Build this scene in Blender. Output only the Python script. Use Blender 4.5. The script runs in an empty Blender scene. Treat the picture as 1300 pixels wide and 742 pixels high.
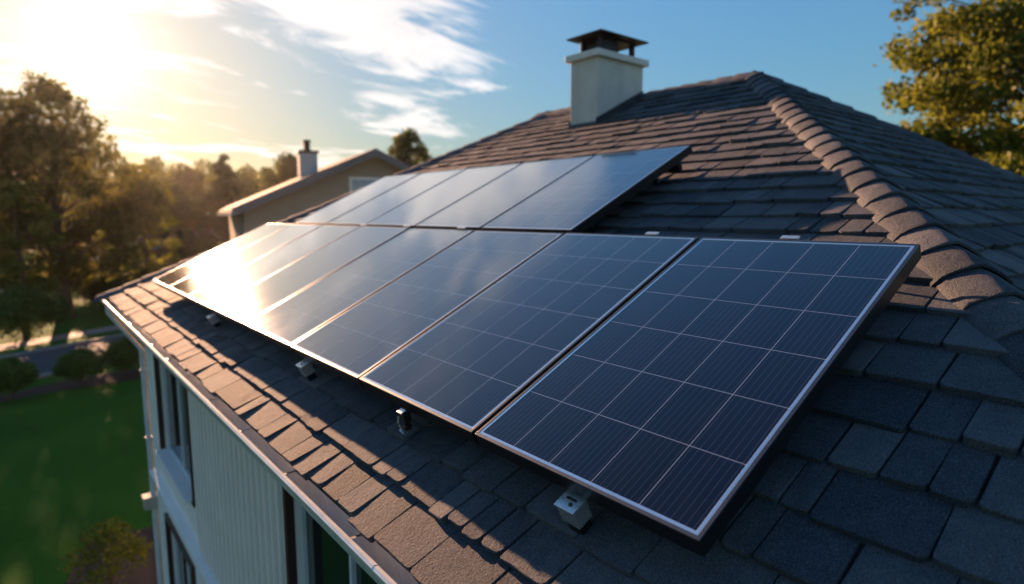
import bpy, bmesh, math, random
import numpy as np
from mathutils import Vector, Matrix, Euler
rad = math.radians
SC = bpy.context.scene
COL = SC.collection
H = 6.8                                   # camera height above the lawn

# ------------------------------------------------------------------ camera
PITCH, YAW = 7.35, 39.4
cam_d = bpy.data.cameras.new('camera')
cam = bpy.data.objects.new('camera', cam_d); COL.objects.link(cam)
cam.location = (0, 0, H)
cam.rotation_euler = (rad(90 - PITCH), 0, rad(-YAW))
cam_d.sensor_width = 36; cam_d.lens = 21.05
cam_d.clip_start = 0.05; cam_d.clip_end = 3000
cam_d.dof.use_dof = True
cam_d.dof.focus_distance = 2.3
cam_d.dof.aperture_fstop = 1.3
SC.camera = cam

# ------------------------------------------------------------------ world, sun, exposure
SUN_EL, SUN_AZ = 12.0, 5.0
sd = Vector((math.sin(rad(SUN_AZ))*math.cos(rad(SUN_EL)), math.cos(rad(SUN_AZ))*math.cos(rad(SUN_EL)), math.sin(rad(SUN_EL))))
SC.view_settings.view_transform = 'Standard'; SC.view_settings.look = 'None'
SC.view_settings.exposure = 1.82; SC.view_settings.gamma = 1.0
SC.view_settings.use_curve_mapping = False

sun_d = bpy.data.lights.new('sun', 'SUN'); sun_d.energy = 5.0; sun_d.angle = rad(0.6); sun_d.color = (1.0, 0.55, 0.31)
sun = bpy.data.objects.new('sun', sun_d); COL.objects.link(sun)
sun.rotation_euler = (-sd).to_track_quat('-Z', 'Y').to_euler()

W = bpy.data.worlds.new('World'); SC.world = W; W.use_nodes = True
def build_world():
    nt = W.node_tree; N = nt.nodes; L = nt.links; N.clear()
    out = N.new('ShaderNodeOutputWorld'); bg = N.new('ShaderNodeBackground'); L.new(bg.outputs[0], out.inputs[0])
    bg.inputs[1].default_value = 0.072
    sky = N.new('ShaderNodeTexSky'); sky.sky_type = 'NISHITA'; sky.sun_disc = False
    sky.sun_elevation = rad(SUN_EL); sky.sun_rotation = rad(SUN_AZ)
    sky.air_density = 1.0; sky.dust_density = 0.25; sky.ozone_density = 2.0; sky.altitude = 50
    tc = N.new('ShaderNodeTexCoord')
    def math_(op, a, b=None, c=None, clamp=False):
        n = N.new('ShaderNodeMath'); n.operation = op; n.use_clamp = clamp
        for i, v in enumerate((a, b, c)):
            if v is None: continue
            if isinstance(v, (int, float)): n.inputs[i].default_value = v
            else: L.new(v, n.inputs[i])
        return n.outputs[0]
    def dot(vec):
        n = N.new('ShaderNodeVectorMath'); n.operation = 'DOT_PRODUCT'
        L.new(tc.outputs['Generated'], n.inputs[0]); n.inputs[1].default_value = vec
        return n.outputs['Value']
    def smooth(v, a, b, lo=0.0, hi=1.0):
        n = N.new('ShaderNodeMapRange'); n.interpolation_type = 'SMOOTHSTEP'
        L.new(v, n.inputs[0]); n.inputs[1].default_value = a; n.inputs[2].default_value = b
        n.inputs[3].default_value = lo; n.inputs[4].default_value = hi
        return n.outputs[0]
    ds = math_('MAXIMUM', dot(sd), 0.0)
    # bright haze around the low sun
    g1 = math_('MULTIPLY', math_('POWER', ds, 420.0), 4.0)
    g2 = math_('MULTIPLY', math_('POWER', ds, 38.0), 1.3)
    g3 = math_('MULTIPLY', math_('POWER', ds, 8.0), 0.45)
    def colmul(col, fac):
        n = N.new('ShaderNodeMix'); n.data_type = 'RGBA'; n.blend_type = 'MULTIPLY'
        n.inputs['Factor'].default_value = 1.0
        n.inputs['A'].default_value = (*col, 1)
        cmb = N.new('ShaderNodeCombineColor')
        for i in range(3): L.new(fac, cmb.inputs[i])
        L.new(cmb.outputs[0], n.inputs['B']); return n.outputs['Result']
    def addc(a, b):
        n = N.new('ShaderNodeMix'); n.data_type = 'RGBA'; n.blend_type = 'ADD'; n.inputs['Factor'].default_value = 1.0
        L.new(a, n.inputs['A']); L.new(b, n.inputs['B']); return n.outputs['Result']
    # clouds on a plane overhead
    sep = N.new('ShaderNodeSeparateXYZ'); L.new(tc.outputs['Generated'], sep.inputs[0])
    zz = math_('ADD', math_('MAXIMUM', sep.outputs[2], 0.0), 0.16)
    px = math_('DIVIDE', sep.outputs[0], zz); py = math_('DIVIDE', sep.outputs[1], zz)
    cx = N.new('ShaderNodeCombineXYZ'); L.new(px, cx.inputs[0]); L.new(py, cx.inputs[1])
    mp = N.new('ShaderNodeMapping'); mp.inputs['Rotation'].default_value = (0, 0, rad(-22)); mp.inputs['Scale'].default_value = (0.9, 1.7, 1)
    mp.inputs['Location'].default_value = (3.1, 1.7, 0)
    L.new(cx.outputs[0], mp.inputs[0])
    def noise(scale, detail, rough, dist=0.0, src=None):
        n = N.new('ShaderNodeTexNoise'); n.inputs['Scale'].default_value = scale; n.inputs['Detail'].default_value = detail
        n.inputs['Roughness'].default_value = rough; n.inputs['Distortion'].default_value = dist
        L.new(src or mp.outputs[0], n.inputs['Vector']); return n.outputs['Fac']
    n1 = noise(2.3, 10, 0.60, 0.7); n2 = noise(0.75, 4, 0.5)
    base = math_('ADD', math_('MULTIPLY', n1, 0.62), math_('MULTIPLY', n2, 0.38))
    # where the cloud bank sits: a patch high in the middle, fading toward the clear right side
    c0 = Vector(CLOUD_DIR).normalized()
    patch = smooth(dot(c0), 0.955, 0.997)
    right = smooth(dot(Vector((math.sin(rad(46)), math.cos(rad(46)), 0.0))), 0.90, 0.985)
    thr = math_('SUBTRACT', base, 0.508)
    thr = math_('ADD', thr, math_('MULTIPLY', patch, 0.10))
    thr = math_('SUBTRACT', thr, math_('MULTIPLY', smooth(dot(Vector((math.sin(rad(75)), math.cos(rad(75)), 0.25)).normalized()), 0.72, 0.92), 0.25))
    cl = smooth(thr, 0.0, 0.11)
    cl = math_('MULTIPLY', cl, smooth(sep.outputs[2], 0.0, 0.08, 0.25, 1.0))
    cl = math_('MULTIPLY', cl, smooth(sep.outputs[2], 0.44, 0.60, 1.0, 0.12))
    sk = sky.outputs[0]
    hs = N.new('ShaderNodeHueSaturation'); hs.inputs['Saturation'].default_value = 1.2; hs.inputs['Value'].default_value = 1.0
    L.new(sk, hs.inputs['Color']); sk = hs.outputs['Color']
    tn = N.new('ShaderNodeMix'); tn.data_type = 'RGBA'; tn.blend_type = 'MULTIPLY'; tn.inputs['Factor'].default_value = 1.0
    tn.inputs['B'].default_value = (1.10, 1.33, 1.38, 1); L.new(sk, tn.inputs['A']); sk = tn.outputs['Result']
    # soft shoulder so the sky round the sun keeps its cream colour
    bw = N.new('ShaderNodeRGBToBW'); L.new(sk, bw.inputs[0])
    fac = math_('DIVIDE', 1.0, math_('ADD', 1.0, math_('DIVIDE', bw.outputs[0], SHOULDER)))
    vm = N.new('ShaderNodeVectorMath'); vm.operation = 'SCALE'; L.new(sk, vm.inputs[0]); L.new(fac, vm.inputs['Scale']); sk = vm.outputs[0]
    tot = addc(sk, colmul((1.0, 0.66, 0.30), g2)); tot = addc(tot, colmul((1.0, 0.62, 0.28), g3))
    cloudcol = addc(colmul((0.98, 0.98, 1.0), math_('ADD', 2.4, math_('MULTIPLY', n1, 2.6))), colmul((1.0, 0.70, 0.36), math_('MULTIPLY', math_('POWER', ds, 6.0), 0.9)))
    mx = N.new('ShaderNodeMix'); mx.data_type = 'RGBA'; L.new(math_('MULTIPLY', cl, 0.85), mx.inputs['Factor']); L.new(tot, mx.inputs['A']); L.new(cloudcol, mx.inputs['B'])
    tot = mx.outputs['Result']
    tot = addc(tot, colmul((1.0, 0.84, 0.58), g1))
    L.new(tot, bg.inputs[0])
SHOULDER = 2.35
CLOUD_DIR = (0.515, 0.776, 0.37)
build_world()

# ------------------------------------------------------------------ helpers
def finish(o, label=None, cat=None, group=None, kind=None):
    if label: o['label'] = label
    if cat: o['category'] = cat
    if group: o['group'] = group
    if kind: o['kind'] = kind
    return o

def empty(name, label, cat, loc, group=None, rot=(0, 0, 0)):
    o = bpy.data.objects.new(name, None); COL.objects.link(o); o.empty_display_size = 0.1
    o.location = loc; o.rotation_euler = rot
    return finish(o, label, cat, group)

class MB:
    """collects shapes into one mesh"""
    def __init__(s): s.v = []; s.f = []; s.mi = []
    def add(s, vs, fs, m=0):
        o = len(s.v); s.v += [tuple(v) for v in vs]; s.f += [tuple(i + o for i in f) for f in fs]; s.mi += [m]*len(fs); return s
    def box(s, c, size, bev=0.0, M=None, m=0, segs=2):
        bm = bmesh.new(); bmesh.ops.create_cube(bm, size=1)
        for v in bm.verts: v.co = Vector((v.co.x*size[0], v.co.y*size[1], v.co.z*size[2]))
        if bev > 0: bmesh.ops.bevel(bm, geom=list(bm.edges), offset=bev, segments=segs, affect='EDGES', profile=0.6)
        bm.verts.index_update()
        c = Vector(c)
        vs = [((M @ v.co) if M is not None else v.co) + c for v in bm.verts]
        fs = [[v.index for v in f.verts] for f in bm.faces]
        bm.free(); return s.add(vs, fs, m)
    def tube(s, pts, radii, n=8, m=0, cap=True):
        pts = [Vector(p) for p in pts]; vs = []; fs = []
        if isinstance(radii, (int, float)): radii = [radii]*len(pts)
        ref = None
        for i, p in enumerate(pts):
            a = pts[max(i-1, 0)]; b = pts[min(i+1, len(pts)-1)]; t = (b-a).normalized()
            if ref is None: ref = t.orthogonal().normalized()
            x = (ref - t*ref.dot(t)).normalized(); ref = x; y = t.cross(x)
            for k in range(n):
                an = 2*math.pi*k/n; vs.append(p + (x*math.cos(an) + y*math.sin(an))*radii[i])
        for i in range(len(pts)-1):
            for k in range(n):
                a = i*n+k; b = i*n+(k+1) % n; fs.append((a, b, b+n, a+n))
        if cap: fs.append(tuple(range(n-1, -1, -1))); fs.append(tuple(range((len(pts)-1)*n, len(pts)*n)))
        return s.add(vs, fs, m)
    def extrude(s, prof, p0, p1, ax, az, m=0, closed=True):
        """profile points (a,b) swept from p0 to p1; a along ax, b along az"""
        p0, p1, ax, az = map(Vector, (p0, p1, ax, az)); n = len(prof)
        vs = [p + ax*a + az*b for p in (p0, p1) for a, b in prof]
        fs = [(i, (i+1) % n, n+(i+1) % n, n+i) for i in range(n if closed else n-1)]
        if closed: fs += [tuple(range(n-1, -1, -1)), tuple(range(n, 2*n))]
        return s.add(vs, fs, m)
    def build(s, name, mats, parent=None, smooth=False, attr=None, loc=None):
        me = bpy.data.meshes.new(name); me.from_pydata(s.v, [], s.f)
        if not isinstance(mats, (list, tuple)): mats = [mats]
        for m in mats: me.materials.append(m)
        if len(mats) > 1: me.polygons.foreach_set('material_index', s.mi)
        if smooth: me.polygons.foreach_set('use_smooth', [True]*len(s.f))
        if attr is not None:
            a = me.attributes.new('tone', 'FLOAT', 'FACE'); a.data.foreach_set('value', attr)
        me.validate(); me.update()
        o = bpy.data.objects.new(name, me); COL.objects.link(o)
        if parent: o.parent = parent
        if loc: o.location = loc
        return o

def recalc(o):
    bm = bmesh.new(); bm.from_mesh(o.data); bmesh.ops.recalc_face_normals(bm, faces=bm.faces); bm.to_mesh(o.data); bm.free(); return o

def dup(root, **k):
    r = root.copy(); COL.objects.link(r)
    for ch in root.children:
        c = ch.copy(); COL.objects.link(c); c.parent = r
        for g in ch.children:
            d = g.copy(); COL.objects.link(d); d.parent = c
    return r

# ------------------------------------------------------------------ materials
class Mat:
    def __init__(s, name):
        s.m = bpy.data.materials.new(name); s.m.use_nodes = True; s.nt = s.m.node_tree; s.N = s.nt.nodes; s.L = s.nt.links
        s.b = s.N['Principled BSDF']; s.out = s.N['Material Output']
    def set(s, **k):
        for a, v in k.items():
            i = s.b.inputs[a.replace('_', ' ')]
            if hasattr(v, 'links') or isinstance(v, bpy.types.NodeSocket): s.L.new(v, i)
            elif isinstance(v, tuple) and len(v) == 3: i.default_value = (*v, 1)
            else: i.default_value = v
        return s
    def coord(s, kind='Object'):
        return s.N.new('ShaderNodeTexCoord').outputs[kind]
    def map(s, scale=(1, 1, 1), src=None, rot=(0, 0, 0)):
        n = s.N.new('ShaderNodeMapping'); n.inputs['Scale'].default_value = scale; n.inputs['Rotation'].default_value = rot
        s.L.new(src or s.coord(), n.inputs[0]); return n.outputs[0]
    def noise(s, scale, detail=4, rough=0.5, src=None, dist=0):
        n = s.N.new('ShaderNodeTexNoise'); n.inputs['Scale'].default_value = scale; n.inputs['Detail'].default_value = detail
        n.inputs['Roughness'].default_value = rough; n.inputs['Distortion'].default_value = dist
        s.L.new(src or s.coord(), n.inputs['Vector']); return n.outputs['Fac']
    def ramp(s, fac, stops):
        n = s.N.new('ShaderNodeValToRGB'); e = n.color_ramp.elements
        while len(e) < len(stops): e.new(0.5)
        for el, (p, c) in zip(e, stops): el.position = p; el.color = (*c, 1) if len(c) == 3 else c
        s.L.new(fac, n.inputs[0]); return n.outputs[0]
    def math(s, op, a, b=None, c=None, clamp=False):
        n = s.N.new('ShaderNodeMath'); n.operation = op; n.use_clamp = clamp
        for i, v in enumerate((a, b, c)):
            if v is None: continue
            if isinstance(v, (int, float)): n.inputs[i].default_value = v
            else: s.L.new(v, n.inputs[i])
        return n.outputs[0]
    def mix(s, f, a, b, mode='MIX'):
        n = s.N.new('ShaderNodeMix'); n.data_type = 'RGBA'; n.blend_type = mode
        for sock, v in ((n.inputs['Factor'], f), (n.inputs['A'], a), (n.inputs['B'], b)):
            if isinstance(v, (int, float)): sock.default_value = v
            elif isinstance(v, tuple): sock.default_value = (*v, 1)
            else: s.L.new(v, sock)
        return n.outputs['Result']
    def attr(s, name):
        n = s.N.new('ShaderNodeAttribute'); n.attribute_name = name; return n.outputs['Fac']
    def bump(s, h, strength=0.5, dist=0.01, normal=None):
        n = s.N.new('ShaderNodeBump'); n.inputs['Strength'].default_value = strength; n.inputs['Distance'].default_value = dist
        s.L.new(h, n.inputs['Height'])
        if normal is not None: s.L.new(normal, n.inputs['Normal'])
        s.L.new(n.outputs[0], s.b.inputs['Normal']); return n.outputs[0]

def simple(name, col, rough=0.6, metal=0.0, var=0.12, scale=6.0, bump=0.0, bscale=60.0, spec=0.5):
    m = Mat(name); f = m.noise(scale, 5, 0.6)
    lo = tuple(c*(1-var) for c in col); hi = tuple(min(1, c*(1+var)) for c in col)
    m.set(Base_Color=m.ramp(f, [(0.3, lo), (0.7, hi)]), Metallic=metal, Specular_IOR_Level=spec)
    m.set(Roughness=m.math('MULTIPLY_ADD', m.noise(scale*3, 3), 0.25*rough, rough*0.87))
    if bump: m.bump(m.noise(bscale, 4), 0.6, bump)
    return m.m

def shingle_mat(name, dark, mid, light):
    m = Mat(name)
    gran = m.noise(230, 2, 0.7); gr2 = m.noise(75, 3, 0.6); blot = m.noise(2.4, 5, 0.6); mid_n = m.noise(11, 4, 0.65)
    t = m.attr('tone')
    f = m.math('ADD', m.math('MULTIPLY', gran, 0.62), m.math('MULTIPLY', mid_n, 0.20))
    f = m.math('ADD', f, m.math('MULTIPLY', blot, 0.12))
    f = m.math('ADD', f, m.math('MULTIPLY', t, 0.24))
    c = m.ramp(f, [(0.34, dark), (0.52, mid), (0.74, light)])
    st = m.noise(3.0, 6, 0.7, src=m.map((0.6, 2.2, 0.6)))
    c = m.mix(m.ramp(st, [(0.56, (0, 0, 0)), (0.72, (0.55, 0.55, 0.55))]), c, dark)
    wr = m.noise(7.0, 7, 0.75)
    c = m.mix(m.ramp(wr, [(0.62, (0, 0, 0)), (0.72, (0.45, 0.45, 0.45))]), c, (0.10, 0.10, 0.10))
    # a few pale stone granules
    sp = m.math('GREATER_THAN', m.noise(330, 0, 0.5), 0.72)
    c = m.mix(m.math('MULTIPLY', sp, 0.55), c, tuple(x*2.2 for x in light))
    m.set(Base_Color=c, Roughness=0.82, Specular_IOR_Level=0.35)
    h = m.math('ADD', m.math('MULTIPLY', gran, 1.0), m.math('MULTIPLY', gr2, 0.9))
    h = m.math('ADD', h, m.math('MULTIPLY', mid_n, 1.2))
    m.bump(h, 0.9, 0.007)
    return m.m

M_SH = shingle_mat('asphalt_shingle', (0.006, 0.010, 0.015), (0.027, 0.036, 0.049), (0.125, 0.130, 0.142))
M_DECK = simple('roof_felt', (0.012, 0.012, 0.013), 0.9)
M_WALL = simple('painted_render', (0.82, 0.73, 0.67), 0.7, var=0.05, scale=2.5, bump=0.002, bscale=120)
M_BOARD = simple('painted_board', (0.80, 0.71, 0.65), 0.6, var=0.06, scale=3.0, bump=0.001, bscale=40)
M_TRIM = simple('white_trim', (0.82, 0.80, 0.77), 0.5, var=0.05, scale=4)
M_GUT = simple('gutter_paint', (0.72, 0.70, 0.66), 0.30, metal=0.35, var=0.14, scale=7, bump=0.001, bscale=9)
M_BROWN = simple('brown_frame', (0.055, 0.022, 0.018), 0.45)
M_WFRAME = simple('window_frame_paint', (0.62, 0.64, 0.66), 0.4)
M_PIPE = simple('downpipe_paint', (0.5, 0.49, 0.46), 0.35)
M_CHIM = simple('chimney_stucco', (0.62, 0.57, 0.50), 0.85, var=0.10, scale=3.0, bump=0.004, bscale=90)
def stucco():
    m = Mat('chimney_render'); a = m.noise(3, 6, 0.6); b_ = m.noise(7, 6, 0.7, src=m.map((1, 1, 0.12)))
    c = m.ramp(a, [(0.3, (0.50, 0.46, 0.40)), (0.7, (0.66, 0.61, 0.54))])
    c = m.mix(m.ramp(b_, [(0.50, (0, 0, 0)), (0.75, (0.25, 0.25, 0.25))]), c, (0.28, 0.25, 0.22))
    m.set(Base_Color=c, Roughness=0.88); m.bump(m.noise(70, 5, 0.7), 0.7, 0.006); return m.m
M_CHIM = stucco()
M_COPE = simple('coping_stone', (0.66, 0.62, 0.56), 0.7, var=0.1, scale=8, bump=0.002)
M_COWL = simple('cowl_metal', (0.018, 0.015, 0.015), 0.5, metal=0.4, var=0.3)
M_FLASH = simple('lead_flashing', (0.06, 0.06, 0.065), 0.45, metal=0.6)
M_ALU = simple('brushed_aluminium', (0.68, 0.68, 0.68), 0.28, metal=0.8, var=0.08, scale=30, bump=0.0006, bscale=200)
M_BLACK = simple('black_anodised', (0.012, 0.012, 0.013), 0.38, metal=0.3, spec=0.4)
M_RUB = simple('black_rubber', (0.010, 0.010, 0.011), 0.5)
M_LIP = simple('frame_lip', (0.10, 0.11, 0.12), 0.34, metal=0.85, var=0.12, scale=14)
M_BEAD = simple('frame_bead', (0.80, 0.83, 0.86), 0.13, metal=0.9, var=0.05, scale=14)

def glass_mat():
    m = Mat('window_glass'); m.set(Base_Color=(0.012, 0.018, 0.018), Roughness=0.03, IOR=1.52, Specular_IOR_Level=0.8)
    m.bump(m.noise(1.5, 2), 0.15, 0.01)
    return m.m
M_GLASS = glass_mat()

def cell_mat(name, ncol, nrow, wid, leng):
    """solar cells under glass: uv in metres (u across, v up the slope)"""
    m = Mat(name)
    uv = m.N.new('ShaderNodeUVMap').outputs[0]
    sp = m.N.new('ShaderNodeSeparateXYZ'); m.L.new(uv, sp.inputs[0]); x, y = sp.outputs[0], sp.outputs[1]
    cw, chh = wid/ncol, leng/nrow
    def line(coord, pitch, half):
        w = m.math('PINGPONG', coord, pitch/2)          # 0 on the line
        n = m.N.new('ShaderNodeMapRange'); n.interpolation_type = 'SMOOTHSTEP'
        m.L.new(w, n.inputs[0]); n.inputs[1].default_value = half*0.7; n.inputs[2].default_value = half*1.3
        n.inputs[3].default_value = 1; n.inputs[4].default_value = 0
        return n.outputs[0]
    lx = line(x, cw, 0.0013); ly = line(y, chh, 0.0013)
    grid = m.math('MAXIMUM', lx, ly)
    bus = line(m.math('ADD', x, cw/16), cw/8, 0.0008)
    fing = line(y, 0.004, 0.0004)
    cellid = m.N.new('ShaderNodeCombineXYZ')
    m.L.new(m.math('FLOOR', m.math('DIVIDE', x, cw)), cellid.inputs[0]); m.L.new(m.math('FLOOR', m.math('DIVIDE', y, chh)), cellid.inputs[1])
    oi = m.N.new('ShaderNodeObjectInfo'); m.L.new(m.math('MULTIPLY', oi.outputs['Random'], 37.0), cellid.inputs[2])
    wn = m.N.new('ShaderNodeTexWhiteNoise'); m.L.new(cellid.outputs[0], wn.inputs['Vector'])
    cell = m.mix(wn.outputs['Value'], (0.0022, 0.0040, 0.014), (0.0035, 0.0068, 0.023))
    sil = m.noise(90, 3, 0.6, src=m.map((1, 0.12, 1), src=uv))
    cell = m.mix(m.math('MULTIPLY', sil, 0.35), cell, (0.006, 0.011, 0.032))
    c = m.mix(m.math('MULTIPLY', bus, 0.32), cell, (0.11, 0.14, 0.22))
    c = m.mix(m.math('MULTIPLY', grid, 0.75), c, (0.27, 0.35, 0.48))
    # dust that has settled toward the lower edge and in faint streaks
    dust = m.noise(5, 6, 0.7, src=m.map((1, 0.35, 1), src=uv))
    c = m.mix(m.math('MULTIPLY', m.math('SUBTRACT', dust, 0.42, clamp=True), 0.05), c, (0.25, 0.23, 0.20))
    m.set(Base_Color=c, Roughness=m.math('MULTIPLY_ADD', dust, 0.07, 0.035), IOR=1.32, Specular_IOR_Level=0.5)
    bn = m.bump(m.noise(1.3, 2, src=uv), 0.05, 0.02)
    # textured solar glass turns strongly reflective at grazing angles
    lw = m.N.new('ShaderNodeLayerWeight'); lw.inputs['Blend'].default_value = 0.5
    gs = m.N.new('ShaderNodeBsdfGlossy'); gs.inputs['Color'].default_value = (1, 1, 1, 1); m.L.new(m.math('MULTIPLY_ADD', dust, 0.07, 0.03), gs.inputs['Roughness']); m.L.new(bn, gs.inputs['Normal'])
    ms = m.N.new('ShaderNodeMixShader'); m.L.new(m.math('MULTIPLY', m.math('POWER', lw.outputs['Facing'], 3.2), 0.85), ms.inputs[0])
    m.L.new(m.b.outputs[0], ms.inputs[1]); m.L.new(gs.outputs[0], ms.inputs[2]); m.L.new(ms.outputs[0], m.out.inputs[0])
    return m.m

# ------------------------------------------------------------------ roof frame of reference
S = 1.34
TH = rad(26.0); CT, ST = math.cos(TH), math.sin(TH)
UV_, NV = Vector((CT, 0, ST)), Vector((-ST, 0, CT))
D_DECK = 1.170*S
CAMP = Vector((0, 0, H))
def R(u, y, n=0.0):
    """point on the left roof face: u metres up the slope, y along the eave, n above the deck"""
    return CAMP + UV_*u + Vector((0, y, 0)) - NV*(D_DECK - n)

U_EAVE, U_RIDGE = 0.33, 5.15*S
EAVE = R(U_EAVE, 0); RIDGE = R(U_RIDGE, 0)
XE, ZE = EAVE.x, EAVE.z; XR, ZR = RIDGE.x, RIDGE.z
YA0, YA1 = 2.86*S, 5.56*S                       # ridge ends
RUN = XR - XE
YN = YA0 - 0.815*RUN                             # near eave
YF = YA1 + 0.617*RUN                            # far eave
XE2 = XR + RUN                                  # right eave

LIMLEFT = (U_RIDGE - U_EAVE)
house = empty('house', 'two storey house with pale walls, dark shingled hip roof, gutter and tall chimney', 'house', (XR, (YN+YF)/2, 0))
HOFF = -house.location
def hpart(mb, name, mat, parent=None, smooth=False, attr=None):
    o = mb.build(name, mat, None, smooth, attr)
    if parent is None:
        o.parent = house; o.location = HOFF
    else:
        o.parent = parent
    return o

roof_deck = MB()
def face(O, A, U, amin, amax, umax, rise_n, courses, wmin, wmax, seed, mb, tones):
    """lay overlapping shingle tabs on one roof face. amin/amax give the run along A at slope distance u"""
    rnd = random.Random(seed); Nn = A.cross(U).normalized()
    if Nn.z < 0: Nn = -Nn
    lines = courses + [umax + 0.02]
    for ci in range(len(lines)-1):
        u0, u1 = lines[ci], lines[ci+1] + 0.05
        u1 = min(u1, umax)
        if u1 - u0 < 0.03: continue
        a = amin(u0) - rnd.uniform(0, 0.2)
        cj = rnd.uniform(-0.004, 0.004)
        while a < amax(u0):
            w = rnd.choice((rnd.uniform(wmin, wmax), rnd.uniform(wmin, wmax), rnd.uniform(wmin*0.55, wmin)))
            g = rnd.uniform(0.004, 0.011)
            a0, a1 = a + g/2, a + w - g/2; a += w
            du = cj + rnd.uniform(-0.007, 0.007) + (0.014 if rnd.random() < 0.16 else 0)
            ub = u0 - du
            tl = rnd.uniform(0.026, 0.044); tr = tl + rnd.uniform(-0.007, 0.007); tt = 0.006
            sk = rnd.uniform(-0.006, 0.006)
            r0, r1 = rnd.uniform(0.006, 0.024), rnd.uniform(0.006, 0.024)
            # outline: lower edge with rounded, slightly worn corners, then the upper edge
            pts = [(a0, ub + r0), (a0 + r0*0.3, ub + r0*0.3), (a0 + r0, ub)]
            k = max(2, int((a1-a0)/0.05))
            for i in range(1, k): pts.append((a0 + r0 + (a1-a0-r0-r1)*i/k, ub + rnd.uniform(-0.0022, 0.0022)))
            pts += [(a1 - r1, ub + sk*0.2), (a1 - r1*0.3, ub + r1*0.3), (a1, ub + r1)]
            pts += [(a1 + sk, u1), (a0 + sk, u1)]
            ok = []
            for (pa, pu) in pts:
                lo, hi = amin(pu), amax(pu)
                ok.append((min(max(pa, lo), hi), pu))
            if max(p[0] for p in ok) - min(p[0] for p in ok) < 0.015: continue
            ca = sum(p[0] for p in ok)/len(ok); cu = sum(p[1] for p in ok)/len(ok)
            def hgt(pa, pu):
                f = (pu - ub)/(u1 - ub); x = (pa - a0)/(a1 - a0 + 1e-6)
                return (tl + (tr - tl)*x)*(1-f) + tt*f
            top, ring, bot = [], [], []
            for (pa, pu) in ok:
                h = hgt(pa, pu); d = Vector((ca-pa, cu-pu)); d = d.normalized()*0.0035 if d.length > 1e-5 else Vector((0, 0))
                top.append(O + A*(pa + d.x) + U*(pu + d.y) + Nn*h)
                ring.append(O + A*pa + U*pu + Nn*(h-0.003))
                bot.append(O + A*(pa - d.x*0.2) + U*(pu - d.y*0.2 + 0.002) + Nn*min(0.001, h-0.006))
            n = len(ok); vs = top + ring + bot
            fs = [tuple(range(n))] + [(n+i, n+(i+1) % n, (i+1) % n, i) for i in range(n)] + [(2*n+i, 2*n+(i+1) % n, n+(i+1) % n, n+i) for i in range(n)]
            mb.add(vs, fs); t = rnd.gauss(0.5, 0.22); tones += [t]*len(fs)
    # deck below
    vs = [O + A*amin(0) , O + A*amax(0), O + A*amax(umax) + U*umax, O + A*amin(umax) + U*umax]
    roof_deck.add([v + Nn*0 for v in vs], [(0, 1, 2, 3)])

def lin(a, b, u1): return lambda u: a + (b-a)*min(max(u, -0.2), u1)/u1
# left face (the one carrying the panels): courses as seen in the photograph
mbs = MB(); tones = []
abs_lines = [0.33, 0.54, 0.745, 0.955, 1.165, 1.39, 1.62, 1.85, 2.08, 2.31, 2.53, 2.74, 2.95, 3.15, 3.36, 3.57]
while abs_lines[-1] < U_RIDGE: abs_lines.append(abs_lines[-1] + 0.205)
L1 = U_RIDGE - U_EAVE
face(R(U_EAVE, 0), Vector((0, 1, 0)), UV_, lin(YN, YA0, L1), lin(YF, YA1, L1), L1, 0, [l - U_EAVE for l in abs_lines if l < U_RIDGE - 0.03], 0.17, 0.36, 11, mbs, tones)
# near hip end
drop = ZR - ZE; runN = YA0 - YN; LN = math.hypot(drop, runN); UN = Vector((0, runN, drop)).normalized()
def course_list(total, e=0.21):
    out = [0.0]
    while out[-1] + e < total - 0.03: out.append(out[-1] + e)
    return out
face(Vector((XE, YN, ZE)), Vector((1, 0, 0)), UN, lin(0, RUN, LN), lin(2*RUN, RUN, LN), LN, 0, course_list(LN), 0.2, 0.42, 12, mbs, tones)
# far hip end
runF = YF - YA1; LF = math.hypot(drop, runF); UF = Vector((0, -runF, drop)).normalized()
face(Vector((XE, YF, ZE)), Vector((1, 0, 0)), UF, lin(0, RUN, LF), lin(2*RUN, RUN, LF), LF, 0, course_list(LF), 0.2, 0.42, 13, mbs, tones)
# right face
UR_ = Vector((-CT, 0, ST))
face(Vector((XE2, 0, ZE)), Vector((0, 1, 0)), UR_, lin(YN, YA0, L1), lin(YF, YA1, L1), L1, 0, course_list(L1), 0.25, 0.5, 14, mbs, tones)
roof_o = hpart(roof_deck, 'roof', M_DECK)
sh = hpart(mbs, 'shingles', M_SH, roof_o, attr=tones)

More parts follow.
